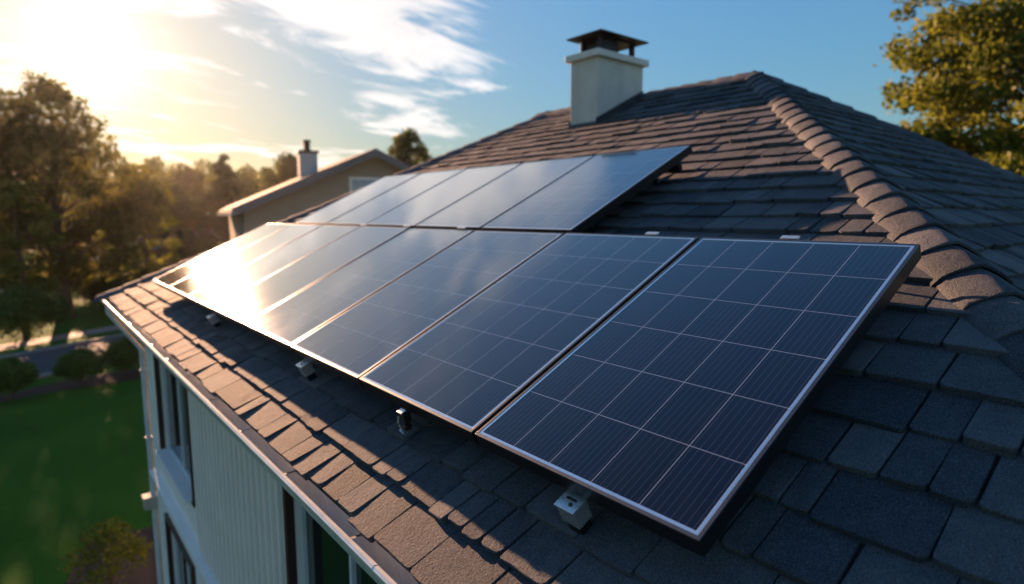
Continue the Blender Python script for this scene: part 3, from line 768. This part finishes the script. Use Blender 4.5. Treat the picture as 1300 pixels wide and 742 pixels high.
def leaves(name, centers, radii, per, size, seed, mat, parent, squash=0.7, tone_sd=0.16):
    rs = np.random.RandomState(seed); V = []; T = []
    centers = np.asarray(centers, float); radii = np.asarray(radii, float)
    tones_c = rs.normal(0.5, 0.2, len(centers))
    for c, r, tc_ in zip(centers, radii, tones_c):
        n = int(per*(r/np.mean(radii))**2)
        d = rs.normal(size=(n, 3)); d /= np.linalg.norm(d, axis=1)[:, None]
        rr = r*(0.35 + 0.65*rs.rand(n)**0.55)*(1+0.25*rs.normal(size=n)*0.6)
        p = c + d*rr[:, None]*np.array([1, 1, squash])
        a = rs.normal(size=(n, 3)); a /= np.linalg.norm(a, axis=1)[:, None]
        b = np.cross(a, rs.normal(size=(n, 3))); b /= np.linalg.norm(b, axis=1)[:, None]
        s = size*(0.55+0.9*rs.rand(n))[:, None]
        q = np.stack([p-a*s*0.6, p+b*s*0.32, p+a*s*0.6, p-b*s*0.32], 1)
        V.append(q.reshape(-1, 3)); T.append(np.clip(tc_ + rs.normal(0, tone_sd, n), 0, 1))
    V = np.concatenate(V); T = np.concatenate(T); nf = len(T)
    me = bpy.data.meshes.new(name); me.vertices.add(len(V)); me.vertices.foreach_set('co', V.astype(np.float32).ravel())
    me.loops.add(nf*4); me.loops.foreach_set('vertex_index', np.arange(nf*4, dtype=np.int32))
    me.polygons.add(nf); me.polygons.foreach_set('loop_start', np.arange(0, nf*4, 4, dtype=np.int32))
    at = me.attributes.new('tone', 'FLOAT', 'FACE'); at.data.foreach_set('value', T.astype(np.float32))
    me.materials.append(mat); me.update(calc_edges=True)
    o = bpy.data.objects.new(name, me); COL.objects.link(o); o.parent = parent; return o

def tree(name, label, loc, height, base, cr, seed, mat, clumps=60, per=220, leaf=0.26, shape='round', trunk_r=0.3, group=None, clump_r=0.22, lean=(0, 0), squash=0.72, gate=None):
    rnd = random.Random(seed); root = empty(name, label, 'tree', loc, group)
    mb = MB()
    tp = [(lean[0]*t*t + rnd.uniform(-.12, .12)*t*cr*0.4, lean[1]*t*t + rnd.uniform(-.12, .12)*t*cr*0.4, t*height*0.93) for t in (0, .12, .3, .5, .7, .86, 1)]
    tr_ = [trunk_r*k for k in (1.35, 1.0, .82, .6, .4, .22, .06)]
    mb.tube(tp, tr_, 10)
    cs, rr = [], []
    def axis(z):
        t = min(max(z/(height*0.93), 0), 1); i = min(int(t*6), 5)
        ks = (0, .12, .3, .5, .7, .86, 1)
        for j in range(6):
            if ks[j] <= t <= ks[j+1]:
                f = (t-ks[j])/(ks[j+1]-ks[j]); return Vector(tp[j]).lerp(Vector(tp[j+1]), f)
        return Vector(tp[-1])
    tries = 0
    while len(cs) < clumps and tries < clumps*12:
        tries += 1
        t = rnd.random()
        if shape == 'cone': prof = (1-t)**0.85*1.0 + 0.04; t = t
        elif shape == 'tall': prof = math.sin(math.pi*min(1, 0.18+0.80*t))**0.7
        else: prof = math.sqrt(max(0.02, 1-(2*t-0.92)**2))
        z = base + (height-base)*t
        an = rnd.uniform(0, 2*math.pi); rad_ = cr*prof*(rnd.random()**0.45)*rnd.uniform(0.82, 1.08)
        ax = axis(z); c = Vector((ax.x + math.cos(an)*rad_, ax.y + math.sin(an)*rad_, z + rnd.uniform(-.3, .3)))
        r = cr*clump_r*rnd.uniform(0.65, 1.35)*(0.6 if shape == 'cone' and t > .75 else 1)
        if any((c-Vector(q)).length < r*0.55 for q in cs): continue
        if gate and not gate(c + Vector(loc)): continue
        cs.append(tuple(c)); rr.append(r)
        if rad_ > cr*0.18 and rnd.random() < 0.75:
            st = axis(max(base*0.7, z - rad_*rnd.uniform(0.35, 0.75)))
            mid = st.lerp(c, 0.5) + Vector((0, 0, rnd.uniform(0, .25)*rad_*0.4)); br = max(0.012, trunk_r*0.28*(1-t*0.7))
            mb.tube([st, mid, c], [br, br*0.6, br*0.2], 6)
    mb.build('trunk', M_BARK, root, smooth=True)
    leaves('crown', cs, rr, per, leaf, seed+100, mat, root, squash)
    return root

def bush(name, label, loc, r, hz, seed, mat, per=5200, leaf=0.07, group=None, cat='bush'):
    """clipped or loose bush: a leaf shell on a low lumpy body"""
    root = empty(name, label, cat, loc, group); rs = random.Random(seed)
    cs, rr = [], []
    for i in range(26):
        an = rs.uniform(0, 2*math.pi); el = math.asin(rs.uniform(-.25, 1)); k = 0.70
        cs.append((math.cos(an)*math.cos(el)*r*k, math.sin(an)*math.cos(el)*r*k, hz*0.5 + math.sin(el)*hz*0.5*k)); rr.append(r*0.33)
    cs.append((0, 0, hz*0.5)); rr.append(r*0.7)
    leaves('foliage', cs, rr, per/26, leaf, seed, mat, root, 0.9)
    b = MB()
    for i in range(5): b.tube([(0, 0, 0), (rs.uniform(-.2, .2)*r, rs.uniform(-.2, .2)*r, hz*0.3), (rs.uniform(-.6, .6)*r, rs.uniform(-.6, .6)*r, hz*0.75)], [0.03*r, 0.02*r, 0.006*r], 6)
    b.build('stem', M_BARK, root)
    return root

def az(px_, dist):
    """ground position seen at picture column px_ (of 1300) at a distance"""
    a = rad(YAW) + math.atan((px_-650)/766.0); return (math.sin(a)*dist, math.cos(a)*dist)

# big tree before the sun, with its neighbours
def sun_gate(c):
    # keep the crown below the sun's path to the roof
    return not (c.x > 4.2 and c.z > 12.4 - (c.x-4.2)*0.75) and not (c.x > 2.6 and c.z > 14.2)
tx, ty = az(72, 49)
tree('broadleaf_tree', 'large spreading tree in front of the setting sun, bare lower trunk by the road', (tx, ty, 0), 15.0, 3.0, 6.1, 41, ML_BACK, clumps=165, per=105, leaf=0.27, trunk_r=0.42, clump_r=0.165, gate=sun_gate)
tx, ty = az(-70, 52)
tree('broadleaf_tree', 'tree cut by the left picture edge beside the large backlit tree', (tx, ty, 0), 15.5, 3.0, 5.6, 42, ML_GREEN, clumps=80, per=260, leaf=0.30, trunk_r=0.4)
tx, ty = az(20, 43)
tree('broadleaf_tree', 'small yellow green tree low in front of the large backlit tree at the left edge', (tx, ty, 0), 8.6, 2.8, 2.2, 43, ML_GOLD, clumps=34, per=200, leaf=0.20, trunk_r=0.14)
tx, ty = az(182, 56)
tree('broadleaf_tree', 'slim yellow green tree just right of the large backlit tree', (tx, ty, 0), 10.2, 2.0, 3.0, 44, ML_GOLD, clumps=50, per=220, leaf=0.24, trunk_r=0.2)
# middle distance
tx, ty = az(222, 78)
tree('round_tree', 'round dark tree behind the brown bungalow', (tx, ty, 0), 9.6, 1.6, 3.6, 45, ML_DARK, clumps=50, per=240, leaf=0.3, trunk_r=0.25)
tx, ty = az(285, 72)
tree('conifer_tree', 'dark pointed conifer left of the neighbouring house', (tx, ty, 0), 13.0, 1.0, 3.6, 46, ML_DARK, clumps=90, per=200, leaf=0.28, shape='cone', trunk_r=0.25)
tx, ty = az(521, 46)
tree('conifer_tree', 'bushy green tree top showing over the roof hip right of the neighbouring house', (tx, ty, 0), 12.9, 6.0, 2.0, 47, ML_GREEN, clumps=110, per=150, leaf=0.17, clump_r=0.22, shape='round', trunk_r=0.25)
tx, ty = az(372, 88)
tree('broadleaf_tree', 'loose tree beside the chimney of the neighbouring house', (tx, ty, 0), 14.6, 2.0, 4.6, 48, ML_GREEN, clumps=60, per=200, leaf=0.34, trunk_r=0.3)
# the far tree line
rt = random.Random(8)
for i, (px_, dist, h) in enumerate([(-60, 150, 21), (0, 140, 22), (60, 150, 23), (120, 160, 24), (165, 125, 17), (195, 120, 18.5), (212, 135, 17), (240, 118, 17.5), (262, 140, 20), (305, 125, 17), (325, 140, 19.5), (348, 122, 17), (385, 135, 18.5), (410, 120, 17), (440, 130, 18)]):
    tx, ty = az(px_, dist)
    tree('far_tree', 'hazy tree of the distant tree line between the big backlit tree and the neighbouring house' if px_ > 160 and px_ < 300 else ('hazy tree of the distant tree line behind the neighbouring house' if px_ >= 300 else 'hazy tree of the distant tree line behind the big backlit tree'), (tx, ty, 0), h*0.84, 1.0, rt.uniform(5.5, 8), 60+i,
         (ML_GREEN, ML_BACK, ML_GOLD)[i % 3], clumps=46, per=150, leaf=0.6, trunk_r=0.35, group='distant tree line', clump_r=0.26)
# far wooded hill closing the view
hm = MB(); rh_ = random.Random(4); pts = []
for i in range(121):
    a = rad(-50 + i*1.5); d = 420; pts.append((math.sin(a)*d, math.cos(a)*d, 20 + 5*math.sin(i*0.31) + 3*math.sin(i*0.83+1) + rh_.uniform(-1, 1)))
vs = []; 
for (x, y, z) in pts: vs += [(x*0.8, y*0.8, -1), (x, y, z), (x*1.25, y*1.25, z*0.9)]
fs = []
for i in range(120):
    for j in range(2): fs.append((3*i+j, 3*i+3+j, 3*i+4+j, 3*i+1+j))
hm.add(vs, fs); M_HILL = simple('wooded_hill', (0.035, 0.045, 0.02), 0.95, var=0.5, scale=0.12, bump=1.5, bscale=0.3)
finish(hm.build('hills', M_HILL, smooth=True), kind='structure')

# right tree, lit from the side
tx, ty = az(1318, 26)
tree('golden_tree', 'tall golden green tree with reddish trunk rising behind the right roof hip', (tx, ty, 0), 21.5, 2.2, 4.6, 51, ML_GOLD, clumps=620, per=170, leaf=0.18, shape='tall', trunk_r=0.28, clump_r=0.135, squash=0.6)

# clipped balls along the bed
for k, (x, y, r, lb) in enumerate([(1.44, 29.0, 0.86, 'middle clipped ball bush beside the road'), (3.05, 29.6, 0.92, 'clipped ball bush by the road nearest the house corner'), (-0.72, 28.3, 0.92, 'clipped ball bush cut by the left picture edge'), (4.6, 30.4, 0.7, 'small clipped ball bush mostly hidden behind the house corner')]):
    bush('ball_bush', lb, (x, y, 0), r, r*1.75, 70+k, ML_BOX, per=9000, leaf=0.075, group='clipped ball bushes')
bush('hedge_bush', 'big loose bush across the road at the left picture edge', (-0.2, 41.5, 0), 2.2, 2.9, 80, ML_BOX, per=9000, leaf=0.16)
bush('hedge_bush', 'dark hedge bush in front of the hedges right of the big tree trunk', (5.2, 50.5, 0), 2.4, 2.6, 81, ML_DARK, per=8000, leaf=0.18)
for k, (px_, ds_, r_, h_, lb_) in enumerate([(112, 58, 2.3, 3.0, 'dark hedge bush added beyond the road to block low sun, just right of the big tree trunk'), (35, 62, 2.6, 2.6, 'dark hedge bush added beyond the road to block low sun, left of the big tree trunk'), (150, 60, 2.4, 3.2, 'dark hedge bush added beyond the road to block low sun, nearest the roof corner')]):  # hedge row added to keep the low sun off the ground there
    bx_, by_ = az(px_, ds_); bush('hedge_bush', lb_, (bx_, by_, 0), r_, h_, 90+k, ML_DARK, per=6500, leaf=0.2)
bush('garden_shrub', 'loose shrub with golden light painted into its leaves at the far house corner', (0.75, 12.0, 0), 0.7, 1.6, 82, ML_GOLD, per=1300, leaf=0.075, cat='shrub')  # golden light on this shrub is put into its leaf colour

# white fence beyond the road
wf = empty('rail_fence', 'low white rail fence beyond the road at the left', 'fence', (-4, 66, 0))
b = MB()
for z in (0.45, 0.8, 1.15): b.box((3.2, 0, z), (9.5, 0.05, 0.14), 0.01)
b.build('rails', M_TRIM, wf)
for i in range(5):
    b = MB(); b.box((-1.4+i*2.3, 0.06, 0.68), (0.13, 0.13, 1.36), 0.01); b.box((-1.4+i*2.3, 0.06, 1.38), (0.17, 0.17, 0.05), 0.01); b.build('post', M_TRIM, wf)

# ------------------------------------------------------------------ other houses
M_BRICK = simple('red_brick', (0.16, 0.075, 0.055), 0.85, var=0.2, scale=4)
M_TAN = simple('tan_siding', (0.28, 0.235, 0.185), 0.8, var=0.06, scale=2)
M_ROOFB = simple('far_shingles', (0.075, 0.06, 0.055), 0.85, var=0.35, scale=7, bump=0.02, bscale=14)
M_ROOFR = simple('red_shingles', (0.13, 0.06, 0.05), 0.85, var=0.3, scale=6)
def gable_house(name, label, loc, yaw, w, l, eave, rise, wallm, roofm, over=0.55, left_over=0.6):
    """ridge along local +y, gable facing local -y"""
    root = empty(name, label, 'house', loc, rot=(0, 0, yaw))
    b = MB(); hw = w/2
    b.add([(-hw, 0, 0), (hw, 0, 0), (hw, 0, eave), (0, 0, eave+rise), (-hw, 0, eave), (-hw, l, 0), (hw, l, 0), (hw, l, eave), (0, l, eave+rise), (-hw, l, eave)],
          [(0, 1, 2, 3, 4), (9, 8, 7, 6, 5), (0, 4, 9, 5), (1, 6, 7, 2)])
    b.build('wall', wallm, root)
    s = rise/hw; t = 0.16
    rf = MB()
    for sg in (-1, 1):
        xo_ = sg*(hw+over); zo = eave - over*s
        prof = [(0, eave+rise+0.02), (xo_, zo+0.02), (xo_, zo+0.02+t), (0, eave+rise+0.02+t*1.15)]
        rf.extrude(prof, (0, -over, 0), (0, l+over, 0), (1, 0, 0), (0, 0, 1))
        # courses as thin overlapping boards
        ln = math.hypot(hw+over, s*(hw+over)); nrm = Vector((sg*s, 0, 1)).normalized(); dn = Vector((sg, 0, -s)).normalized()
        k = int(ln/0.3)
        for i in range(k):
            p = Vector((0, l/2, eave+rise+0.02+t*1.12)) + dn*(i*0.3+0.16) + nrm*0.02
            rf.box(p, (0.34, l+2*over+0.04, 0.022), 0, M=Matrix(((dn.x, 0, nrm.x), (0, 1, 0), (dn.z, 0, nrm.z))) @ Matrix.Rotation(rad(3.0), 3, 'Y'))
    rfo = rf.build('roof', roofm, root)
    rk = MB()
    for sg in (-1, 1):
        xo_ = sg*(hw+over); zo = eave - over*s
        prof = [(0, eave+rise-0.16), (xo_, zo-0.16), (xo_, zo+0.05+t), (0, eave+rise+0.05+t)]
        rk.extrude(prof, (0, -over-0.05, 0), (0, -over-0.004, 0), (1, 0, 0), (0, 0, 1))
    rk.build('bargeboard', M_BARGE, root)
    return root, s
M_BARGE = simple('bargeboard_paint', (0.13, 0.13, 0.14), 0.6)
# neighbour: gable facing us, its left eave at picture column 285
yawN = -11.0
ex, ey = az(291, 30.0); rx, ry = az(460, 30.0)
# local x axis after the turn
lxv = Vector((math.cos(rad(yawN)), math.sin(rad(yawN)), 0))
HWN = 6.0
cN = Vector((ex, ey, 0)) + lxv*(HWN+0.62)
zeN = 6.8 + 0.05
riseN = 2.95
nh, sN = gable_house('neighbour_house', 'neighbouring tan house with gable end, dark roof and small chimney', (cN.x, cN.y, 0), rad(yawN), HWN*2, 11, zeN+0.25, riseN*HWN/(HWN+.6), M_TAN, M_ROOFB)
b = MB(); b.box((-2.85, 1.6, 8.75), (0.85, 0.7, 2.2), 0.01); chn = b.build('chimney', simple('light_stucco', (0.42, 0.44, 0.45), 0.8), nh)
b = MB(); b.box((-2.85, 1.6, 9.88), (1.0, 0.85, 0.12), 0.01); b.build('coping', M_COWL, chn)
b = MB(); b.tube([(-2.85, 1.6, 9.9), (-2.85, 1.6, 10.35)], 0.16, 12); b.tube([(-2.85, 1.6, 10.36), (-2.85, 1.6, 10.46)], 0.21, 12); b.build('flue', M_COWL, chn)
b = MB(); b.box((-0.45, -0.03, 8.05), (1.5, 0.06, 1.15), 0.01); wn_ = b.build('window', M_TRIM, nh)
b = MB(); b.box((-0.45, -0.065, 8.05), (1.28, 0.02, 0.95)); 
pb = b.build('pane', simple('blind_pane', (0.30, 0.38, 0.45), 0.25), wn_)
for xx in (-4.2, -1.6, 2.4, 4.4):
    b = MB(); b.box((xx, -0.03, 4.6), (1.1, 0.06, 1.3), 0.01); w_ = b.build('window', M_TRIM, nh)
    b = MB(); b.box((xx, -0.065, 4.6), (0.92, 0.02, 1.12)); b.build('pane', M_GLASS, w_)
b = MB(); b.extrude([(0, 0), (-0.12, 0), (-0.10, -0.12), (0, -0.12)], (-HWN-0.56, -0.5, zeN+0.02), (-HWN-0.56, 11.5, zeN+0.02), (1, 0, 0), (0, 0, 1)); b.build('gutter', M_GUT, nh)

# far brown bungalow
tx, ty = az(262, 92)
bh, _ = gable_house('bungalow', 'low reddish brown bungalow with a pale awning strip behind the far roof corner', (tx, ty, 0), rad(60), 8.5, 15, 3.0, 1.6, M_BRICK, M_ROOFR)
b = MB(); b.box((-4.75, 6.0, 2.6), (0.9, 6.0, 0.1), 0.02, M=Matrix.Rotation(rad(-14), 3, 'Y')); b.build('awning', simple('awning_cloth', (0.45, 0.45, 0.48), 0.8), bh)
for yy in (1.5, 12.5):
    b = MB(); b.box((-4.28, yy, 1.7), (0.06, 1.3, 1.2), 0.01); w_ = b.build('window', M_TRIM, bh); b = MB(); b.box((-4.32, yy, 1.7), (0.02, 1.1, 1.0)); b.build('pane', M_GLASS, w_)
tx, ty = az(-20, 84)
bh, _ = gable_house('bungalow', 'dark brown house at the left picture edge above the white fence', (tx, ty, 0), rad(82), 8, 12, 3.2, 1.8, M_BRICK, M_ROOFR)
for yy in (2, 6, 10):
    b = MB(); b.box((-4.03, yy, 1.8), (0.06, 1.3, 1.2), 0.01); w_ = b.build('window', M_TRIM, bh); b = MB(); b.box((-4.07, yy, 1.8), (0.02, 1.1, 1.0)); b.build('pane', M_GLASS, w_)

# ------------------------------------------------------------------ haze
HAZE = 0.0001
if HAZE:
    hz = MB(); hz.box((150, 300, 14), (1100, 1000, 30))
    mh = bpy.data.materials.new('haze_air'); mh.use_nodes = True; nt = mh.node_tree; nt.nodes.clear()
    o_ = nt.nodes.new('ShaderNodeOutputMaterial'); v_ = nt.nodes.new('ShaderNodeVolumePrincipled')
    v_.inputs['Color'].default_value = (0.95, 0.93, 0.9, 1); v_.inputs['Density'].default_value = HAZE; v_.inputs['Anisotropy'].default_value = 0.72
    nt.links.new(v_.outputs[0], o_.inputs['Volume'])
    finish(hz.build('haze', mh), kind='stuff')
SC.cycles.volume_bounces = 0
SC.cycles.max_bounces = 8
SC.cycles.sample_clamp_indirect = 6.0
